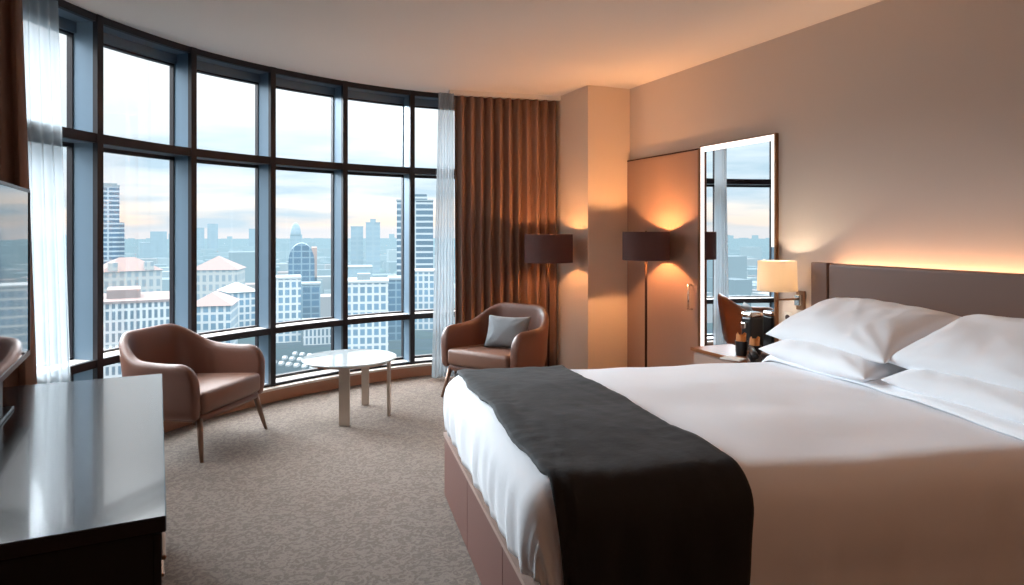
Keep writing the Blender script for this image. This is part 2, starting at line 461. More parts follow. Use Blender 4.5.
def chair_shell():
    """U-shaped upholstered wall: arms and back in one; chair faces -y, width along x"""
    W, D, r = .385, .59, .23     # half width, depth, corner radius of the U
    path = []
    straight = D - r
    n1, n2, n3 = 12, 10, 10
    for k in range(n1): path.append((W, -.30 + straight * k / n1, 0))
    for k in range(n2):
        a = PI / 2 * k / n2; path.append((W - r + r * math.cos(a), -.30 + straight + r * math.sin(a), 0))
    for k in range(n3): path.append((W - r - 2 * (W - r) * k / n3, -.30 + D, 0))
    for k in range(n2):
        a = PI / 2 + PI / 2 * k / n2; path.append((-(W - r) + r * math.cos(a), -.30 + straight + r * math.sin(a), 0))
    for k in range(n1 + 1): path.append((-W, -.30 + straight - straight * k / n1, 0))
    L = [0]
    for a, b in zip(path, path[1:]): L.append(L[-1] + math.hypot(b[0] - a[0], b[1] - a[1]))
    tot = L[-1]
    bm = NB(); rings = []
    N = len(path)
    for i, (x, y, _) in enumerate(path):
        s = L[i]; e = min(s, tot - s)              # distance from an arm front
        a = path[max(i - 1, 0)]; b = path[min(i + 1, N - 1)]
        t = Vector((b[0] - a[0], b[1] - a[1])).normalized(); nrm = Vector((t.y, -t.x))   # outward
        backness = sstep(.38, .70, e)
        top = lerp(.605, .755, backness) + .012 * math.sin(min(e / .4, 1) * PI) * -1
        R = .13
        if e < R: top -= R - math.sqrt(max(0, R * R - (R - e) ** 2))
        if e < .001: top = .605 - R
        z0 = .245
        th = lerp(.075, .062, backness)
        lean = lerp(.0, .05, backness)
        flare = lerp(.0, .015, 1)
        ring = []
        zs_out = [0, .25, .5, .78, .94]
        c = Vector((x, y))
        sec = [(.5, z0 + (top - z0) * q) for q in zs_out] + [(.30, top - .004), (0, top + .008), (-.30, top - .004)] + [(-.5, z0 + (top - z0) * q) for q in reversed(zs_out)]
        taper = 1
        for (o, z) in sec:
            q = (z - z0) / .5
            p = c + nrm * (o * th + lean * q + .03 * (q - 1) * (1 - backness * .4))
            ring.append(bm.verts.new((p.x, p.y, z)))
        rings.append(ring)
    K = len(rings[0])
    for r0, r1 in zip(rings, rings[1:]):
        for k in range(K):
            bm.faces.new((r0[k], r0[(k + 1) % K], r1[(k + 1) % K], r1[k]))
    bm.faces.new(rings[0]); bm.faces.new(rings[-1])
    return bm

def make_armchair(label, loc, rotz, group=None):
    t = thing('armchair', label, 'armchair', loc, rotz, group)
    o = link('shell', chair_shell(), M['leather'], t, smooth=True); mod_sub(o, 1)
    bm = box(-.32, .32, -.315, .235, .275, .415, bev=.035, seg=3)
    for v in bm.verts:
        if v.co.z > .39: v.co.z += .018 * (1 - (v.co.x / .33) ** 2) * (1 - (v.co.y / .32) ** 2) - .03 * sstep(-.1, .3, v.co.y)
    o = link('seat_cushion', bm, M['seatleather'], t, smooth=True)
    link('seat_base', box(-.325, .325, -.29, .25, .225, .28, bev=.02), M['leather'], t, smooth=True)
    for sx in (-1, 1):
        for sy in (-1, 1):
            bm = NB()
            yb = -.27 if sy < 0 else .20
            add_tube(bm, [(sx * .31, yb, .25), (sx * .335, yb + sy * .025, .12), (sx * .362, yb + sy * .052, 0)], [.020, .017, .011], 12)
            link('leg', bm, M['chairleg'], t, smooth=True)
    return t
# facing (.988,-.15) in plan
def yaw_facing(fx, fz):
    w = cw(fx, fz); return math.atan2(w[1], w[0]) + PI / 2       # local -y to this direction
lx, ly = cw(-2.14, 4.58)
chL = make_armchair('brown leather armchair with an empty seat between the dresser and the glass table', (lx, ly, 0), yaw_facing(.985, -.19))
rx, ry = cw(-.115, 5.86)
chR = dup(chL, (rx, ry, 0), yaw_facing(-.58, -.81), 'brown leather armchair holding a grey cushion, in front of the brown curtain')

def pillow_bm(w, d, th, seed=0, nu=26, nv=18, crease=.012, pin=.10):
    bm = NB()
    def half(sgn):
        def fn(u, v):
            a = 2 * u - 1; b = 2 * v - 1
            ea = 1 - abs(a) ** 2.6; eb = 1 - abs(b) ** 2.6
            h = (max(ea, 0) ** .55) * (max(eb, 0) ** .55)
            x = a * w / 2 * (1 - pin * (1 - b * b) * abs(a) ** 3 * .9)
            y = b * d / 2 * (1 - pin * (1 - a * a) * abs(b) ** 3)
            z = sgn * th / 2 * h
            nz = noise.noise(Vector((x * 5 + seed * 7.3, y * 6, sgn * 3 + seed)))
            nz2 = noise.noise(Vector((x * 12 + seed * 3.1, y * 12, sgn * 5 + seed)))
            ca = max(0, 1 - math.hypot(1 - abs(a), (1 - abs(b)) * .7) / .9)      # folds running in from the corners
            fold = math.sin(math.atan2(1 - abs(b), 1.02 - abs(a)) * 13 + seed * 2 + 2 * nz) * ca * (1 - ca) * 4
            z += sgn * (h * crease * (nz + .5 * nz2) + min(1, h * 2) * .0042 * fold)
            return (x, y, z)
        return fn
    va = add_grid(bm, half(1), nu, nv)
    vb = add_grid(bm, half(-1), nu, nv)
    bmesh.ops.remove_doubles(bm, verts=bm.verts[:], dist=.0008)
    return bm

cs = link('cushion', pillow_bm(.40, .30, .13, 4), M['greyfabric'], smooth=True)
cr = chR.matrix_basis
ang = chR.rotation_euler.z
mloc = Matrix.Translation(chR.location) @ Matrix.Rotation(ang, 4, 'Z') @ Matrix.Translation((.03, .085, .535)) @ Matrix.Rotation(math.radians(14), 4, 'Z') @ Matrix.Rotation(math.radians(66), 4, 'X')
cs.matrix_world = mloc
tag(cs, 'grey-blue rectangular cushion leaning on the back of the right armchair', 'cushion')

# ------------------------------------------------------------------ round glass table
tx, ty = cw(-1.245, 5.24)
tb = thing('coffee_table', 'round glass-topped coffee table with flat metal legs by the window', 'coffee table', (tx, ty, 0), -TH)
bm = add_lathe(NB(), [(0, .432), (.352, .432), (.358, .436), (.358, .442), (.352, .446), (0, .446)], 64)
bmesh.ops.remove_doubles(bm, verts=bm.verts[:], dist=1e-5)
link('glass_top', bm, M['tabletop'], tb, smooth=False)
for (x, y, w, horiz) in ((.03, -.29, .078, True), (.055, .30, .06, True), (.30, .0, .06, False)):
    hw, ht = w / 2, .011
    bm = box(x - (hw if horiz else ht), x + (hw if horiz else ht), y - (ht if horiz else hw), y + (ht if horiz else hw), 0, .432, bev=.003, seg=1)
    link('leg', bm, M['steel'], tb)
bm = NB(); add_lathe(bm, [(.295, .412), (.315, .412), (.315, .424), (.295, .424)], 48, closed=True)
link('support_ring', bm, M['steel'], tb)

# ------------------------------------------------------------------ floor lamps
def make_floor_lamp(label, loc, zb, zt, r, glass_tip=False):
    t = thing('floor_lamp', label, 'floor lamp', loc)
    link('base', add_lathe(NB(), [(0, 0), (.145, 0), (.145, .014), (.135, .022), (.02, .028), (0, .028)], 40), M['poledark'], t, smooth=False)
    link('pole', add_tube(NB(), [(0, 0, .02), (0, 0, zt - .04)], .011, 14), M['poledark'], t, smooth=True)
    bm = add_lathe(NB(), [(r, zb), (r, zt), (r - .006, zt), (r - .006, zb)], 56, closed=True)
    s = link('lamp_shade', bm, M['shade_dark'], t, smooth=False)
    bm = add_lathe(NB(), [(r - .008, zb + .004), (r - .008, zt - .004)], 56)
    # open lining: remove the caps
    bmesh.ops.delete(bm, geom=[f for f in bm.faces if len(f.verts) > 4], context='FACES')
    link('shade_lining', bm, M['shade_in'], s, smooth=True)
    bm = NB()
    for k in range(3):
        a = 2 * PI * k / 3 + .4
        add_tube(bm, [(0, 0, zt - .05), ((r - .004) * math.cos(a), (r - .004) * math.sin(a), zt - .02)], .003, 6)
    link('shade_bracket', bm, M['poledark'], s)
    bm = NB(); bmesh.ops.create_uvsphere(bm, u_segments=16, v_segments=10, radius=.03)
    for v in bm.verts: v.co.z += (zb + zt) / 2 - .01
    link('bulb', bm, BULB, t, smooth=True)
    bm = add_lathe(NB(), [(0, zt - .05), (.012, zt - .05), (.012, zt - .015), (.006, zt + .006), (0, zt + .012)], 14)
    link('finial', bm, M['poledark'], t, smooth=True)
    return t
BULB = mat('lit bulb', (1, .8, .55, 1), .4, emis=(1, .62, .3, 1), estr=8)
WARM = (1.0, .45, .17)
def point(name, loc, power, rad=.03, col=WARM):
    l = bpy.data.lights.new(name, 'POINT'); l.energy = power; l.color = col; l.shadow_soft_size = rad
    o = bpy.data.objects.new(name, l); COL.objects.link(o); o.location = loc
    return o
ax, ay = cw(.345, 6.44)
make_floor_lamp('dark drum-shade floor lamp in front of the brown curtain', (ax, ay, 0), 1.115, 1.380, .228)
point('floor_lamp_light', (ax, ay, 1.27), 20)
bx_, by_ = cw(1.150, 5.86)
make_floor_lamp('dark drum-shade floor lamp in front of the taupe closet panel', (bx_, by_, 0), 1.163, 1.405, .20)
point('floor_lamp_light', (bx_, by_, 1.30), 58)

# ------------------------------------------------------------------ right wall furniture
cl = link('closet_panel', box(XW - .033, XW - .003, 4.565, COLY - .004, .0, 2.075, bev=.003, seg=1), M['closet'], loc=(0, 0, 0))
tag(cl, 'taupe closet door panel between the pillar and the tall mirror', 'closet door')
bm = NB(); add_tube(bm, [(XW - .03, 4.64, .765), (XW - .07, 4.64, .765), (XW - .07, 4.64, .965), (XW - .03, 4.64, .965)], .009, 10)
link('handle', bm, M['chrome'], cl, smooth=True)
bm = NB(); add_box(bm, XW - .034, XW - .003, 4.565, COLY - .004, 2.075, 2.088)
link('top_gap_strip', bm, M['poledark'], cl)  # dark strip put in for the shaded gap above the door
bm = NB(); add_box(bm, XW - .036, XW - .003, 4.543, 4.563, .02, 2.08)
link('edge_trim', bm, M['bronze'], cl)

y0m, y1m, z0m, z1m = 3.725, 4.537, .40, 2.095
mr = thing('wall_mirror', 'tall frameless mirror with a bright white border on the right wall', 'mirror', (XW, (y0m + y1m) / 2, z0m))
def LB(b, cx, cy, cz):   # shift to local
    for v in b.verts: v.co -= Vector((cx, cy, cz))
    return b
mc = (XW, (y0m + y1m) / 2, z0m)
link('mirror_glass', LB(box(XW - .022, XW - .004, y0m, y1m, z0m, z1m), *mc), M['mirror'], mr)
bm = NB(); f = .042
add_box(bm, XW - .027, XW - .0225, y0m, y1m, z1m - f, z1m); add_box(bm, XW - .027, XW - .0225, y0m, y0m + .03, 1.30, z1m - f)
add_box(bm, XW - .027, XW - .0225, y1m - .035, y1m, z0m, z1m - f)
link('white_border', LB(bm, *mc), M['frost'], mr)
bm = NB()
add_box(bm, XW - .030, XW - .0, y0m - .012, y0m, z0m, z1m + .008); add_box(bm, XW - .030, XW, y0m, y1m, z1m, z1m + .008)
add_box(bm, XW - .030, XW - .0, y1m, y1m + .004, z0m, z1m + .008)
link('edge_frame', LB(bm, *mc), M['bronze'], mr)

# nightstand
ns = thing('nightstand', 'brown wooden nightstand under the mirror beside the bed head', 'nightstand', (XW - .22, 3.78, 0))
def nsb(*a, **k): return LB(box(*a, **k), XW - .22, 3.78, 0)
link('top', nsb(XW - .41, XW - .04, 3.36, 4.17, .525, .55, bev=.003, seg=1), M['wood'], ns)
link('body', nsb(XW - .385, XW - .04, 3.385, 4.15, .06, .525), M['closet'], ns)
for k in range(2):
    d = link('drawer', nsb(XW - .40, XW - .385, 3.395, 4.14, .08 + .22 * k, .29 + .22 * k, bev=.003, seg=1), M['closet'], ns)
    link('handle', nsb(XW - .415, XW - .40, 3.68, 3.86, .205 + .22 * k, .215 + .22 * k), M['bronze'], d)
link('plinth', nsb(XW - .36, XW - .05, 3.40, 4.13, 0, .06), M['black_matte'], ns)
NT = .55
# things on it
def on_ns(px, Z):   # point on the nightstand top seen in direction px at depth Z
    w = cw((px - 512) / F * Z, Z); return (w[0], w[1], NT)
def paper_cup(label, loc, h, w):
    t = thing('storage_cup', label, 'cup', loc)
    link('cup', add_lathe(NB(), [(0, 0), (w * .92, 0), (w, h), (w - .004, h), (w * .9 - .004, .006), (0, .006)], 28), M['black_plastic'], t, smooth=False)
    bm = NB()
    def fn(u, v):
        a = 2 * PI * u; r = (w - .007) * (1 - .12 * v) * (1 + .10 * math.sin(3 * a + 2 * v))
        return (r * math.cos(a), r * math.sin(a), h - .03 + .075 * v + .010 * math.sin(2 * a + 2) * v + .005 * math.sin(7 * a) * v)
    add_grid(bm, fn, 40, 5); bmesh.ops.remove_doubles(bm, verts=bm.verts[:], dist=1e-5)
    o = link('paper', bm, M['copper_paper'], t); mod_solid(o, .002)
    return t
paper_cup('black cup stuffed with copper-brown paper, left one on the nightstand', on_ns(741.5, 4.74), .10, .042)
paper_cup('smaller black cup with copper-brown paper beside the coffee maker', on_ns(755, 4.66), .085, .042)
# coffee maker
p = on_ns(768, 4.87)
cm = thing('coffee_maker', 'small black and silver coffee maker at the back of the nightstand', 'coffee maker', (XW - .12, 3.84, NT), math.radians(90))
link('body', box(-.05, .05, -.06, .06, .0, .25, bev=.012), M['black_plastic'], cm, smooth=False)
link('lid', box(-.052, .052, -.062, .062, .25, .285, bev=.014), M['chrome'], cm)
link('spout', box(-.02, .02, .06, .09, .17, .215, bev=.006), M['chrome'], cm)
link('drip_tray', box(-.045, .045, .06, .085, .0, .02, bev=.004), M['chrome'], cm)
# telephone
p = on_ns(764, 4.44)
ph = thing('telephone', 'black desk telephone on the front of the nightstand', 'telephone', p, math.radians(-35))
bm = box(-.10, .10, -.085, .085, 0, .045, bev=.008)
for v in bm.verts: v.co.z *= .6 + .4 * (v.co.y + .085) / .17
link('body', bm, M['black_plastic'], ph)
bm = NB(); add_tube(bm, [(-.068, -.10, .062), (-.068, -.07, .072), (-.068, .07, .082), (-.068, .10, .075)], [.022, .019, .019, .022], 12)
link('handset', bm, M['black_plastic'], ph, smooth=True)
bm = NB()
for r in range(4):
    for c in range(3): add_box(bm, -.015 + .032 * c, .007 + .032 * c, -.06 + .028 * r, -.042 + .028 * r, .030 + .004 * r, .043 + .004 * r)
link('keypad', bm, M['bezel'], ph)
p = on_ns(733, 4.60)
npd = link('notepad', box(-.05, .05, -.07, .07, 0, .008), M['paper'], loc=p, rotz=math.radians(20))
tag(npd, 'small white notepad at the corner of the nightstand', 'notepad')
# sconce
sy = 3.50
sc = thing('wall_lamp', 'lit cream drum wall lamp on a swing arm beside the headboard', 'wall lamp', (XW, sy, .95))
def scb(b): return LB(b, XW, sy, .95)
link('wall_plate', scb(box(XW - .022, XW, sy - .035, sy + .035, .88, 1.01, bev=.004, seg=1)), M['bronze'], sc)
bm = NB(); add_box(bm, XW - .05, XW - .022, sy - .022, sy + .022, .91, .985, bev=.004)
link('swivel', scb(bm), M['chrome'], sc)
SHX, SHY = XW - .20, sy + .02
bm = NB(); add_tube(bm, [(XW - .05, sy, .955), (XW - .12, sy + .008, .955), (SHX, SHY, .955), (SHX, SHY, 1.02)], .0075, 10)
link('arm', scb(bm), M['bronze'], sc, smooth=True)
bm = add_lathe(NB(), [(.128, 1.015), (.122, 1.215), (.119, 1.215), (.125, 1.015)], 48, c=(SHX, SHY, 0), closed=True)
link('lamp_shade', scb(bm), M['sconce'], sc, smooth=False)
bm = NB(); bmesh.ops.create_uvsphere(bm, u_segments=16, v_segments=10, radius=.025)
for v in bm.verts: v.co += Vector((SHX, SHY, 1.10))
link('bulb', scb(bm), BULB, sc, smooth=True)
point('wall_lamp_light', (SHX, SHY, 1.12), 5.0, .03, (1, .80, .58))
# socket
so = link('wall_socket', box(XW - .01, XW, 3.585, 3.655, .775, .855, bev=.003, seg=1), M['white_plastic'])
tag(so, 'small white wall socket below the wall lamp', 'socket')
bm = NB(); add_lathe(bm, [(0, 0), (.02, 0), (.02, .002), (0, .002)], 20)
bmesh.ops.rotate(bm, verts=bm.verts[:], cent=(0, 0, 0), matrix=Matrix.Rotation(-PI / 2, 3, 'Y'))
for v in bm.verts: v.co += Vector((XW - .01, 3.62, .815))
link('socket_face', bm, M['bezel'], so)

# headboard
HB0, HB1 = .55, 3.31
hb = thing('headboard', 'dark taupe leather headboard glowing along its top on the right wall', 'headboard', (XW, 1.9, 0))
def hbb(b): return LB(b, XW, 1.9, 0)
link('panel', hbb(box(XW - .12, XW - .06, HB0, 3.178, .0, 1.212, bev=.018, seg=3)), M['headboard'], hb)
link('end_panel', hbb(box(XW - .122, XW - .06, 3.184, HB1, .0, 1.214, bev=.006, seg=2)), M['headboard'], hb)
link('back_batten', hbb(box(XW - .06, XW - .012, HB0 + .05, HB1 - .15, .40, 1.10)), M['black_matte'], hb)
LEDM = mat('warm light strip', (1, .8, .6, 1), .5, emis=(1, .55, .24, 1), estr=2)
link('light_strip', hbb(box(XW - .045, XW - .025, HB0 + .1, HB1 - .10, 1.10, 1.115)), LEDM, hb)
l = bpy.data.lights.new('headboard_light', 'AREA'); l.shape = 'RECTANGLE'; l.size = 2.55; l.size_y = .03; l.energy = 7; l.color = (1, .54, .28)
o = bpy.data.objects.new('headboard_light', l); COL.objects.link(o)
o.location = (XW - .036, (HB0 + HB1) / 2 - .02, 1.12); o.rotation_euler = (PI, 0, PI / 2)

# ------------------------------------------------------------------ bed
A1 = math.radians(10.0); A2 = math.radians(14.5)
FX, FZ = -.36, 3.64
es = (math.cos(A1), math.sin(A1)); et = (math.sin(A2), -math.cos(A2))
BW = 1.70
def bed_xy(s, t):
    return cw(FX + s * es[0] + t * et[0], FZ + s * es[1] + t * et[1])
def head_s(t):
    """bed length at t so that its end meets the headboard"""
    x0, y0 = bed_xy(0, t); x1, y1 = bed_xy(1, t)
    return (XW - .135 - x0) / (x1 - x0)
b0 = bed_xy(0, BW / 2)
bed = thing('bed', 'wide bed with brown leatherette base filling the right foreground', 'bed', (b0[0], b0[1], 0))
def to_local(bm, off=(b0[0], b0[1], 0)):
    for v in bm.verts: v.co -= Vector(off)
    return bm
def quad(s0, s1f, t0, t1):
    """plan quad in bed coordinates; s1f None -> to the headboard"""
    return [bed_xy(s0, t0), bed_xy(s1f if s1f is not None else head_s(t0) - .005, t0), bed_xy(s1f if s1f is not None else head_s(t1) - .005, t1), bed_xy(s0, t1)]
link('base', to_local(add_prism(NB(), quad(.02, None, .02, BW - .08), .0, .325)), M['bedbase'], bed)
link('base_ledge', to_local(add_prism(NB(), quad(-.005, None, -.005, BW - .05), .325, .342)), mat('pale base piping', S(176, 150, 138), .4), bed)  # base ledge, its lit top edge put into a paler colour
for (t0, t1) in ((0, .645), (.652, 1.30), (1.307, BW - .06)):
    link('base_panel', to_local(add_prism(NB(), quad(.0, .02, t0, t1), .01, .323)), M['bedbase'], bed)
for (s0, s1) in ((.025, .85), (.857, 1.65), (1.657, 2.40)):
    link('base_panel', to_local(add_prism(NB(), quad(s0, s1, BW - .08, BW - .06), .01, .323)), M['bedbase'], bed)
    link('base_panel', to_local(add_prism(NB(), quad(s0, s1, 0, .02), .01, .323)), M['bedbase'], bed)
link('mattress', to_local(add_prism(NB(), quad(.06, None, .06, BW - .06), .342, .60)), M['linen'], bed)

def cloth_point(s, t, z_top, R, out, lmax, wr=1.0):
    """point of a cloth laid over the mattress: s, t measured along the cloth"""
    si0, ti0, ti1 = R, R, BW - R
    qs = max(s, si0); qt = min(max(t, ti0), ti1)
    ds, dt = s - qs, t - qt
    near = t > ti1
    l2 = math.hypot(ds, dt); lm = max(abs(ds), abs(dt))
    if l2 > 1e-9: us, ut = ds / l2, dt / l2
    else: us = ut = 0
    l = min(lm, lmax)
    R2 = R + out
    arc = R * PI / 2
    if l < arc:
        a = l / R; h = R2 * math.sin(a); drop = R2 * (1 - math.cos(a))
    else:
        h = R2; drop = R2 + (l - arc)
    side = min(1, max(0, (l - arc * .6) / .15))
    x = (s if us == 0 and ut == 0 else qs) ; 
    # pleats on the hanging sides, gentle waves on top
    along = t if abs(ds) >= abs(dt) else s
    pl = (math.sin(along * 34 + 3 * math.sin(along * 5)) * .5 + noise.noise(Vector((along * 14, l * 4, 2)))) * .010 * side * wr
    bulge = .018 * math.sin(min(1, max(0, (l - arc * .5) / .3)) * PI) * wr
    h += pl + bulge
    if near and us == 0: h += .02
    ps, pt = qs + us * h, qt + ut * h
    z = z_top + out - drop
    if side < 1:
        z += (1 - side) * (.010 * noise.noise(Vector((s * 2.2, t * 2.6, 1))) + .004 * noise.noise(Vector((s * 7, t * 5, 4)))) * wr
        cs_, ct_ = s / 2.3, (t - BW / 2) / (BW / 2)
        z += (1 - side) * .02 * (1 - ct_ * ct_)
    p = bed_xy(ps, pt)
    return (p[0], p[1], z)

ZT = .668
RR = .10
def duvet_fn(s0, drop, out, wr=1.0, ndrop=.46, endf=lambda t: 1.86):
    def fn(u, v):
        t = -drop + (BW + drop + ndrop) * v
        e = endf(t)
        s = s0 + (e - s0) * u
        return cloth_point(s, t, ZT, RR, out, (ndrop if t > BW / 2 else drop) + RR, wr)
    return fn
HANG = .25
bm = NB(); add_grid(bm, duvet_fn(-HANG, HANG, 0, endf=lambda t: 2.36), 96, 84)
du = link('duvet', to_local(bm), M['linen'], smooth=True, loc=(b0[0], b0[1], 0)); mod_solid(du, .018, -1)
tag(du, 'smooth white duvet spread over the whole bed', 'duvet')
# turned-down sheet
bm = NB()
def fold_fn(u, v):
    t = -HANG + .05 + (BW + HANG + .40) * v
    s = 1.80 + .03 * math.sin(v * 5) + (.36) * u
    x, y, z = cloth_point(s, t, ZT, RR, .014 + .034 * math.sin(min(1, u * 5) * PI * .5) + .008 * noise.noise(Vector((t * 3, u * 3, 0))), (.46 if t > BW / 2 else HANG) + RR, 1)
    return (x, y, z)
add_grid(bm, fold_fn, 14, 84)
fs = link('folded_sheet', to_local(bm), M['pillow'], smooth=True, loc=(b0[0], b0[1], 0)); mod_solid(fs, .012, -1)
tag(fs, 'white turned-down sheet band lying in front of the pillows', 'sheet')
# runner
bm = NB()
def run_fn(u, v):
    d = .52
    t = -d + (BW + 2 * d) * v
    s = .05 + .005 * math.sin(t * 9) + .003 * math.sin(t * 23) + (.555 + .005 * math.sin(t * 8 + 1) + .05 * max(0, min(1, (t - .3) / 1.4))) * u
    edge = .004 * (1 - min(1, 8 * min(u, 1 - u)))
    x, y, z = cloth_point(s, t, ZT, RR, .012 + edge, d + RR, 1)
    z += .0035 * noise.noise(Vector((s * 24, t * 9, 0))) + .003 * noise.noise(Vector((s * 9, t * 30, 3))) * (1 if min(u, 1 - u) < .2 else .4)
    return (x, y, z)
add_grid(bm, run_fn, 44, 150)
rn = link('bed_runner', to_local(bm), M['runner'], smooth=True, loc=(b0[0], b0[1], 0)); mod_solid(rn, .008, 1)
tag(rn, 'black cloth runner draped across the foot of the bed', 'bed runner')

# pillows
def pillow(label, s, t, z, tilt, seed, w=.80, d=.50, th=.20, spin=0, roll=0):
    x, y = bed_xy(s, t)
    o = link('pillow', pillow_bm(w, d, th, seed, 40, 26, .014), M['pillow'], smooth=True)
    a = math.atan2(*reversed(cw(es[0], es[1]))) - PI / 2 + math.radians(spin + 4)
    o.matrix_world = Matrix.Translation((x, y, z)) @ Matrix.Rotation(a, 4, 'Z') @ Matrix.Rotation(math.radians(tilt), 4, 'X') @ Matrix.Rotation(math.radians(roll), 4, 'Y')
    mod_sub(o, 1)
    return tag(o, label, 'pillow', 'white pillows at the head of the bed')
pillow('white pillow lying flat under the plump one nearest the nightstand', 2.02, .44, .77, 7, 1, w=.84, th=.17)
pillow('white plump pillow on top of the stack nearest the nightstand', 2.09, .43, .91, 22, 2, w=.92, d=.52, th=.20)
pillow('white pillow lying flat under the plump one at the right edge', 2.06, 1.28, .775, 7, 3, th=.17)
pillow('white plump pillow on top of the stack at the right edge', 2.12, 1.27, .91, 22, 6, w=.90, d=.52, th=.20)

# ------------------------------------------------------------------ dresser and television
DX, DY = cw(-.81, 1.60)
EX, EY = cw(-1.635, 3.19)
dd = Vector((EX - DX, EY - DY)); DL = dd.length; dang = math.atan2(dd.y, dd.x) - PI / 2
dr = thing('dresser', 'glossy black dresser below the television in the left foreground', 'dresser', (DX, DY, 0), dang)
DW = .78     # depth; local x to the left is negative
link('top', box(-DW, 0, 0, DL, .712, .75, bev=.003, seg=1), M['black_lacquer'], dr)
link('body', box(-DW + .01, -.028, .012, DL - .012, .08, .712), M['black_matte'], dr)
link('plinth', box(-DW + .04, -.06, .04, DL - .04, 0, .08), M['black_matte'], dr)
n = 3
for k in range(n):
    ya = .016 + (DL - .032) * k / n; yb = .016 + (DL - .032) * (k + 1) / n - .006
    for j in range(2):
        d = link('drawer', box(-.028, -.010, ya, yb, .09 + .31 * j, .395 + .31 * j, bev=.002, seg=1), M['black_matte'], dr)
        link('handle', box(-.010, .002, (ya + yb) / 2 - .08, (ya + yb) / 2 + .08, .24 + .31 * j, .252 + .31 * j, bev=.003, seg=1), M['bronze'], d)
TX, TY = cw(-.7072 * 2.85, 2.85)
tv = thing('television', 'flat-screen television with a thin grey bezel standing on the dresser', 'television', (TX, TY, .75), dang)
TW, TZ0, TZ1 = 1.22, .15, .838
link('housing', box(-.045, -.004, -TW, 0, TZ0, TZ1, bev=.008), M['black_plastic'], tv)
bm = NB(); e = .012
add_box(bm, -.006, .004, -TW, 0, TZ0, TZ0 + .02); add_box(bm, -.006, .004, -TW, 0, TZ1 - e, TZ1)
add_box(bm, -.006, .004, -TW, -TW + e, TZ0, TZ1); add_box(bm, -.006, .004, -e, 0, TZ0, TZ1)
link('bezel', bm, M['bezel'], tv)
link('screen', box(-.005, .0005, -TW + e, -e, TZ0 + .02, TZ1 - e), M['screen'], tv)
bm = NB(); add_box(bm, -.035, -.01, -TW / 2 - .12, -TW / 2 + .12, .01, TZ0 + .1)
link('stand_neck', bm, M['black_plastic'], tv)
link('stand_foot', box(-.16, .0, -TW / 2 - .28, -TW / 2 + .28, 0, .012, bev=.004), M['black_plastic'], tv)

# ------------------------------------------------------------------ the city outside
GZ = -60
def city_ground():
    m = bpy.data.materials.new('city ground'); m.use_nodes = True
    nt = m.node_tree; N = nt.nodes; L = nt.links; b = N['Principled BSDF']; b.inputs['Roughness'].default_value = .9
    tc = N.new('ShaderNodeTexCoord')
    v = N.new('ShaderNodeTexVoronoi'); v.inputs['Scale'].default_value = .035
    L.new(tc.outputs['Object'], v.inputs['Vector'])
    n = N.new('ShaderNodeTexNoise'); n.inputs['Scale'].default_value = .02; n.inputs['Detail'].default_value = 8; n.inputs['Roughness'].default_value = .75
    L.new(tc.outputs['Object'], n.inputs['Vector'])
    cr = N.new('ShaderNodeValToRGB'); e = cr.color_ramp.elements
    e[0].position = .34; e[0].color = S(52, 78, 86); e[1].position = .66; e[1].color = S(176, 190, 198)
    q = e.new(.5); q.color = S(104, 128, 140)
    L.new(n.outputs['Fac'], cr.inputs[0])
    mx = N.new('ShaderNodeMix'); mx.data_type = 'RGBA'; mx.blend_type = 'SOFT_LIGHT'; mx.inputs[0].default_value = .6
    L.new(cr.outputs[0], mx.inputs[6]); L.new(v.outputs['Color'], mx.inputs[7])
    dk = N.new('ShaderNodeMix'); dk.data_type = 'RGBA'; dk.blend_type = 'MULTIPLY'; dk.inputs[0].default_value = 1; dk.inputs[7].default_value = (.3, .3, .3, 1)
    L.new(mx.outputs[2], dk.inputs[6]); L.new(dk.outputs[2], b.inputs['Base Color'])
    paint_haze(nt, b.outputs[0], painted_dist_haze(nt, 650))
    return m
bm = NB(); add_lathe(bm, [(0, 0), (200, 0), (800, 0), (2500, 0), (5200, 0)], 64)
for v in bm.verts: v.co.z = 0
bmesh.ops.remove_doubles(bm, verts=bm.verts[:], dist=.01)
link('city_ground', bm, city_ground(), loc=(0, 0, GZ), kind='structure')

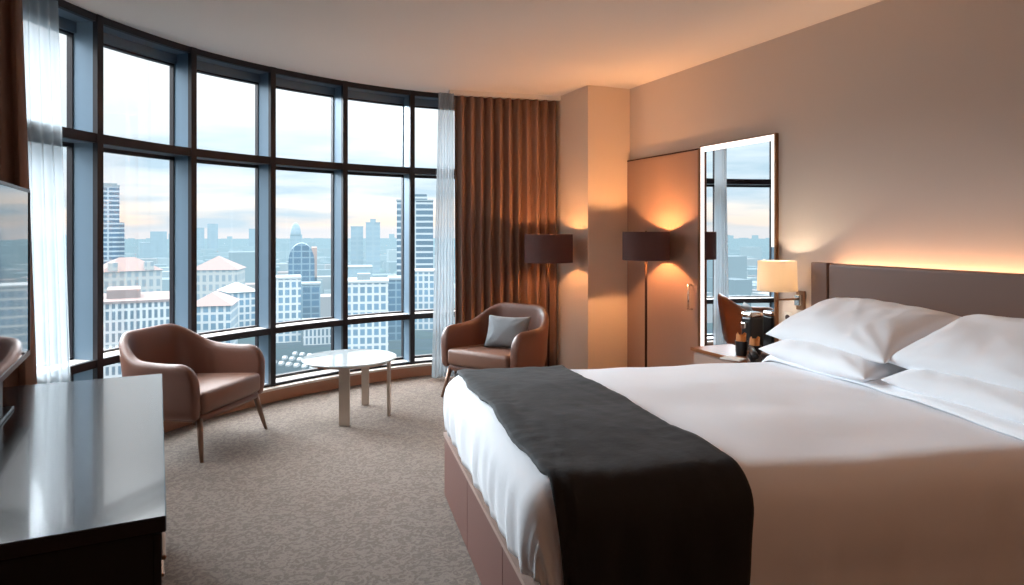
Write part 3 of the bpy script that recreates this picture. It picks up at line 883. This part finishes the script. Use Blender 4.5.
def building(label, x0, x1, ytop, D, depth, fac, roofm=None, roof='flat', name='building', yaw=0.0, extras=(), group=None):
    W = (x1 - x0) / F * D; X = ((x0 + x1) / 2 - 512) / F * D
    x, y = cw(X, D); H = EYE + (230 - ytop) / F * D - GZ
    a = -(TH + math.atan2(X, D)) + yaw
    t = thing(name, label, 'building', (x, y, GZ), a, group)
    body = link('body', box(-W / 2, W / 2, 0, depth, 0, H), fac, t)
    rm = roofm or fac
    if roof == 'flat':
        link('roof', box(-W / 2 - .3, W / 2 + .3, -.3, depth + .3, H, H + 1.0), rm, t)
    elif roof == 'hip':
        bm = NB(); k = min(depth, W) * .45; hh = min(W, depth) * .30
        lo = [bm.verts.new(c) for c in ((-W / 2 - 1, -1, H), (W / 2 + 1, -1, H), (W / 2 + 1, depth + 1, H), (-W / 2 - 1, depth + 1, H))]
        if W > depth:
            hi = [bm.verts.new((-W / 2 + k, depth / 2, H + hh)), bm.verts.new((W / 2 - k, depth / 2, H + hh))]
            bm.faces.new((lo[0], lo[1], hi[1], hi[0])); bm.faces.new((lo[2], lo[3], hi[0], hi[1]))
            bm.faces.new((lo[1], lo[2], hi[1])); bm.faces.new((lo[3], lo[0], hi[0]))
        else:
            hi = [bm.verts.new((0, k, H + hh)), bm.verts.new((0, depth - k, H + hh))]
            bm.faces.new((lo[1], lo[2], hi[1], hi[0])); bm.faces.new((lo[3], lo[0], hi[0], hi[1]))
            bm.faces.new((lo[0], lo[1], hi[0])); bm.faces.new((lo[2], lo[3], hi[1]))
        bm.faces.new(lo)
        link('roof', bm, rm, t)
    elif roof == 'dome':
        bm = NB(); n = 16; r = W / 2
        add_lathe(bm, [(r * math.cos(PI / 2 * k / 8), H + r * 2.6 * math.sin(PI / 2 * k / 8)) for k in range(9)], 20, c=(0, depth / 2, 0))
        link('roof', bm, rm, t, smooth=True)
    elif roof == 'arch':
        bm = NB(); r = W / 2; pr = [(r * math.cos(PI * k / 16), H + r * 1.5 * math.sin(PI * k / 16)) for k in range(17)]
        A = [bm.verts.new((x_, 0, z_)) for x_, z_ in pr]; B = [bm.verts.new((x_, depth, z_)) for x_, z_ in pr]
        bm.faces.new(A); bm.faces.new(B)
        for k in range(17): bm.faces.new((A[k], A[(k + 1) % 17], B[(k + 1) % 17], B[k]))
        link('roof', bm, fac, t)
    for (a0, a1, d0, d1, h0, h1, mm, nm) in extras:
        link(nm, box(-W / 2 + a0 * W, -W / 2 + a1 * W, d0 * depth, d1 * depth, max(0, H + h0), H + h1), mm, t)
    return t

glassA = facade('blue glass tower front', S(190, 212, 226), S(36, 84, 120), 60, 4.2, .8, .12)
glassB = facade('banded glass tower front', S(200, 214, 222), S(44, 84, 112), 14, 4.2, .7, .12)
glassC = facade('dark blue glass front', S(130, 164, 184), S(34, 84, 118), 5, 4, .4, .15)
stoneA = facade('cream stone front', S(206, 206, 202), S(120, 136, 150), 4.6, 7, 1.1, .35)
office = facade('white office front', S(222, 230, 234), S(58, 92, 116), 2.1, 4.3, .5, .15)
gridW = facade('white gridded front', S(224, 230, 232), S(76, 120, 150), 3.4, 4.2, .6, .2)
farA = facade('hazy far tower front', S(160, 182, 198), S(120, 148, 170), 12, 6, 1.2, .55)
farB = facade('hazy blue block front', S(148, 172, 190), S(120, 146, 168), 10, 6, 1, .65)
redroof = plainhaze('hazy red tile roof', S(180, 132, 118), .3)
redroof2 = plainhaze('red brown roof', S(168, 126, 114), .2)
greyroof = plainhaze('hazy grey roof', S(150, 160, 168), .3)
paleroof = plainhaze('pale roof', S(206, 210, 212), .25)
orange = plainhaze('orange wing front', S(214, 150, 120), .3)  # plain orange of the curved building's side

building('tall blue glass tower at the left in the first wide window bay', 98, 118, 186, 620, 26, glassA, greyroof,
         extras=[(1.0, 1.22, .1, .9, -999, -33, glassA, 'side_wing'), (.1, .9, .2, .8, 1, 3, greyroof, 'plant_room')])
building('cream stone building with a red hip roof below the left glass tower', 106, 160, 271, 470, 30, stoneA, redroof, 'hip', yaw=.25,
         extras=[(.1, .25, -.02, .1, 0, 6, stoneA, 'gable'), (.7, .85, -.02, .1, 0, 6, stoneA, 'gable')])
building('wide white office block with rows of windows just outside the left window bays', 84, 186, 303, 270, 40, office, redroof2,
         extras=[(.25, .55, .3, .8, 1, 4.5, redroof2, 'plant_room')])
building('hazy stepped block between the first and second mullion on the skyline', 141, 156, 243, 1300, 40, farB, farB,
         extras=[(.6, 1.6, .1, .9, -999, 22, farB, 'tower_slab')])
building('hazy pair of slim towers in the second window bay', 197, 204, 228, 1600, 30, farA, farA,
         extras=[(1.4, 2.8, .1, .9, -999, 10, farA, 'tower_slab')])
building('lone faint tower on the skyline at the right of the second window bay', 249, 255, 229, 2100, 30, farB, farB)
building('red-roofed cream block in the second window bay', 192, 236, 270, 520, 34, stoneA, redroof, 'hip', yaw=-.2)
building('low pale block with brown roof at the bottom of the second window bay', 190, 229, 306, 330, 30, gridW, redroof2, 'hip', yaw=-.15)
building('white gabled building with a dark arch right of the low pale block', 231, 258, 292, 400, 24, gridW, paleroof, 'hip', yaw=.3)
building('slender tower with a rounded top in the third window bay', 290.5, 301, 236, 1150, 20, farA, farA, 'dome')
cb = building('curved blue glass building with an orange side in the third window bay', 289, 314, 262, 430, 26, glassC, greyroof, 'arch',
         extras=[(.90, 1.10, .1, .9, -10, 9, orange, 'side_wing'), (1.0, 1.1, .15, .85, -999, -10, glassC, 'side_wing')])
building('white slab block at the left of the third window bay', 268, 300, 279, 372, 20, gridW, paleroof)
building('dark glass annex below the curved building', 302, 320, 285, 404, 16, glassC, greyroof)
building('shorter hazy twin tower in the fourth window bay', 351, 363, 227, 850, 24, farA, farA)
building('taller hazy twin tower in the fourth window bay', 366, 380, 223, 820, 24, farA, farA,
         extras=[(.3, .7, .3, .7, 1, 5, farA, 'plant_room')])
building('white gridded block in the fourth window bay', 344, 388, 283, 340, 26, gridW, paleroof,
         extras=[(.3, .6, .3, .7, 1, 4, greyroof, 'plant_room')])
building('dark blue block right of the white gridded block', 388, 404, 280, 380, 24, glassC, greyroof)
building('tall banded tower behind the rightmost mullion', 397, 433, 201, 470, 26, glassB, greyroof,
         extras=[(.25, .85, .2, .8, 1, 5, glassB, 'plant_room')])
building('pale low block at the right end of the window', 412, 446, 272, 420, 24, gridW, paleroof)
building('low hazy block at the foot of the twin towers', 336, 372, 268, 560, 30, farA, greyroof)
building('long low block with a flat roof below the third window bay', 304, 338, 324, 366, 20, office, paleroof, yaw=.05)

BSPOTS = [(o.location.x, o.location.y, 24 + max(c.dimensions.x for c in o.children) * .75) for o in scene.objects if o.name.startswith('building')]
def clear(x, y, r): return all((x - a) ** 2 + (y - b) ** 2 > (r + q) ** 2 for a, b, q in BSPOTS)
# distant roofs nobody could count
def roofs():
    bm = NB(); r = random.Random(11)
    for k in range(3000):
        D = 480 + 3600 * r.random() ** 1.4
        az = math.radians(r.uniform(-72, 16))
        x, y = cw(D * math.sin(az), D * math.cos(az)); w = r.uniform(10, 32)
        if not clear(x, y, 16): continue
        h = r.uniform(6, 20) * (1 + (1.2 if r.random() < .07 else 0)); d = r.uniform(10, 30)
        add_box(bm, x - w / 2, x + w / 2, y - d / 2, y + d / 2, GZ, GZ + h)
    return bm
def roofmat():
    m = bpy.data.materials.new('distant roofs'); m.use_nodes = True
    nt = m.node_tree; N = nt.nodes; L = nt.links; b = N['Principled BSDF']; b.inputs['Roughness'].default_value = .9
    g = N.new('ShaderNodeNewGeometry'); cr = N.new('ShaderNodeValToRGB'); e = cr.color_ramp.elements
    e[0].color = S(86, 108, 122); e[1].color = S(206, 210, 212); q = e.new(.45); q.color = S(136, 154, 164); q = e.new(.7); q.color = S(176, 130, 112)
    q = e.new(.85); q.color = S(180, 190, 196)
    L.new(g.outputs['Random Per Island'], cr.inputs[0])
    dk = N.new('ShaderNodeMix'); dk.data_type = 'RGBA'; dk.blend_type = 'MULTIPLY'; dk.inputs[0].default_value = 1; dk.inputs[7].default_value = (.3, .3, .3, 1)
    L.new(cr.outputs[0], dk.inputs[6]); L.new(dk.outputs[2], b.inputs['Base Color'])
    paint_haze(nt, b.outputs[0], painted_dist_haze(nt, 650))
    return m
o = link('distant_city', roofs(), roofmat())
tag(o, 'hazy mass of low roofs spreading to the horizon outside the window', 'city roofs', kind='stuff')
def trees():
    bm = NB(); r = random.Random(5)
    for k in range(700):
        D = r.uniform(350, 900); X = r.uniform(-1.6, .1) * D
        x, y = cw(X, D); rad = r.uniform(3, 7)
        if not clear(x, y, 7): continue
        ret = bmesh.ops.create_icosphere(bm, subdivisions=1, radius=rad)
        for v in ret['verts']:
            v.co = Vector((v.co.x * r.uniform(.8, 1.2) + x, v.co.y * r.uniform(.8, 1.2) + y, v.co.z * r.uniform(.8, 1.1) + GZ + rad * .8))
    return bm
def treemat():
    m = bpy.data.materials.new('hazy tree crowns'); m.use_nodes = True
    nt = m.node_tree; b = nt.nodes['Principled BSDF']; b.inputs['Base Color'].default_value = S(58, 82, 78); b.inputs['Roughness'].default_value = 1
    paint_haze(nt, b.outputs[0], painted_dist_haze(nt, 650)); return m
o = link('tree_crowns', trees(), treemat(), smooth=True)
tag(o, 'scattered dark green tree crowns between the buildings far below', 'trees', kind='stuff')
# cars on the street below
def car_bm():
    bm = NB(); prof = [(-2.1, .0), (2.1, .0), (2.15, .8), (1.2, .95), (.6, 1.45), (-1.1, 1.45), (-1.7, .95), (-2.15, .85)]
    a = [bm.verts.new((x, -.85, z)) for x, z in prof]; b = [bm.verts.new((x, .85, z)) for x, z in prof]
    bm.faces.new(a); bm.faces.new(b)
    for i in range(len(prof)): bm.faces.new((a[i], a[(i + 1) % 8], b[(i + 1) % 8], b[i]))
    return bm
carw = plainhaze('white car paint', S(190, 196, 200), .1)
c0 = link('parked_car', car_bm(), carw)
LBL = 'small pale car in the parking rows seen through the lower panes'
tag(c0, LBL, 'car', 'parked cars far below')
rr = random.Random(2)
for k in range(18):
    row, i = k // 6, k % 6
    X = (277 + 9 * i + row * 3 - 512) / F * 318; Z = 314 + row * 11 - i * 2.2
    x, y = cw(X, Z)
    c = c0 if k == 0 else c0.copy()
    if k: COL.objects.link(c)
    c.location = (x, y, GZ); c.rotation_euler.z = 1.17 + rr.uniform(-.05, .05)

# ------------------------------------------------------------------ sky
wd = bpy.data.worlds.new('sky'); scene.world = wd; wd.use_nodes = True
nt = wd.node_tree; N = nt.nodes; L = nt.links
bg = N['Background']
tc = N.new('ShaderNodeTexCoord'); sx = N.new('ShaderNodeSeparateXYZ'); L.new(tc.outputs['Generated'], sx.inputs[0])
cr = N.new('ShaderNodeValToRGB'); cr.color_ramp.interpolation = 'EASE'
E = cr.color_ramp.elements
E[0].position = 0; E[0].color = S(226, 222, 222)
E[1].position = 1; E[1].color = S(255, 255, 255)
for p_, c_ in ((.010, S(250, 228, 212)), (.030, S(252, 238, 226)), (.052, S(238, 240, 242)), (.085, S(226, 236, 243)), (.13, S(236, 245, 249)), (.19, S(250, 253, 255)), (.3, S(255, 255, 255))):
    q = E.new(p_); q.color = c_
L.new(sx.outputs[2], cr.inputs[0])
mp = N.new('ShaderNodeMapping'); mp.inputs['Scale'].default_value = (2.2, 2.2, 17); L.new(tc.outputs['Generated'], mp.inputs[0])
ns_ = N.new('ShaderNodeTexNoise'); ns_.inputs['Scale'].default_value = 2.2; ns_.inputs['Detail'].default_value = 6; L.new(mp.outputs[0], ns_.inputs['Vector'])
c2 = N.new('ShaderNodeMapRange'); c2.inputs[1].default_value = .48; c2.inputs[2].default_value = .66; L.new(ns_.outputs['Fac'], c2.inputs[0])
band = N.new('ShaderNodeMapRange'); band.inputs[1].default_value = .17; band.inputs[2].default_value = .09; L.new(sx.outputs[2], band.inputs[0])
mm = N.new('ShaderNodeMath'); mm.operation = 'MULTIPLY'; L.new(c2.outputs[0], mm.inputs[0]); L.new(band.outputs[0], mm.inputs[1])
mm2 = N.new('ShaderNodeMath'); mm2.operation = 'MULTIPLY'; mm2.inputs[1].default_value = .85; L.new(mm.outputs[0], mm2.inputs[0])
mx = N.new('ShaderNodeMix'); mx.data_type = 'RGBA'; L.new(mm2.outputs[0], mx.inputs[0]); L.new(cr.outputs[0], mx.inputs[6]); mx.inputs[7].default_value = S(182, 206, 220)
L.new(mx.outputs[2], bg.inputs[0])
st = N.new('ShaderNodeMapRange'); st.inputs[1].default_value = .28; st.inputs[2].default_value = .6; st.inputs[3].default_value = .78; st.inputs[4].default_value = 9
L.new(sx.outputs[2], st.inputs[0]); L.new(st.outputs[0], bg.inputs[1])

# soft daylight from the bright cloud beyond the window
sl = bpy.data.lights.new('cloud_light', 'SUN'); sl.energy = 4.3; sl.angle = math.radians(30); sl.color = (.86, .94, 1)
so_ = bpy.data.objects.new('cloud_light', sl); COL.objects.link(so_)
fx, fy = cw(1.2, -1)           # light travels from the window into the room
so_.rotation_euler = Vector((fx, fy, -.60)).to_track_quat('-Z', 'Y').to_euler()
# added warm fill light, unseen, near the ceiling behind the viewpoint
al = bpy.data.lights.new('warm_fill_light', 'AREA'); al.shape = 'DISK'; al.size = 1.0; al.energy = 8; al.color = (1, .52, .28)
ao = bpy.data.objects.new('warm_fill_light', al); COL.objects.link(ao); ao.location = (1.6, -.6, CEIL - .02)

# ------------------------------------------------------------------ camera, colour
cam = bpy.data.cameras.new('camera'); cam.lens = 24; cam.sensor_width = 36; cam.sensor_fit = 'HORIZONTAL'
cam.shift_y = -62.5 / 1024; cam.clip_end = 8000; cam.clip_start = .05
co = bpy.data.objects.new('camera', cam); COL.objects.link(co)
co.location = (0, 0, EYE); co.rotation_euler = (PI / 2, 0, -TH)
scene.camera = co
scene.view_settings.view_transform = 'Standard'
scene.view_settings.look = 'None'
scene.view_settings.exposure = .80
scene.cycles.use_denoising = True
scene.cycles.max_bounces = 10
scene.cycles.diffuse_bounces = 6
scene.cycles.transparent_max_bounces = 24
scene.cycles.caustics_reflective = False
scene.cycles.caustics_refractive = False
scene.cycles.sample_clamp_indirect = 6
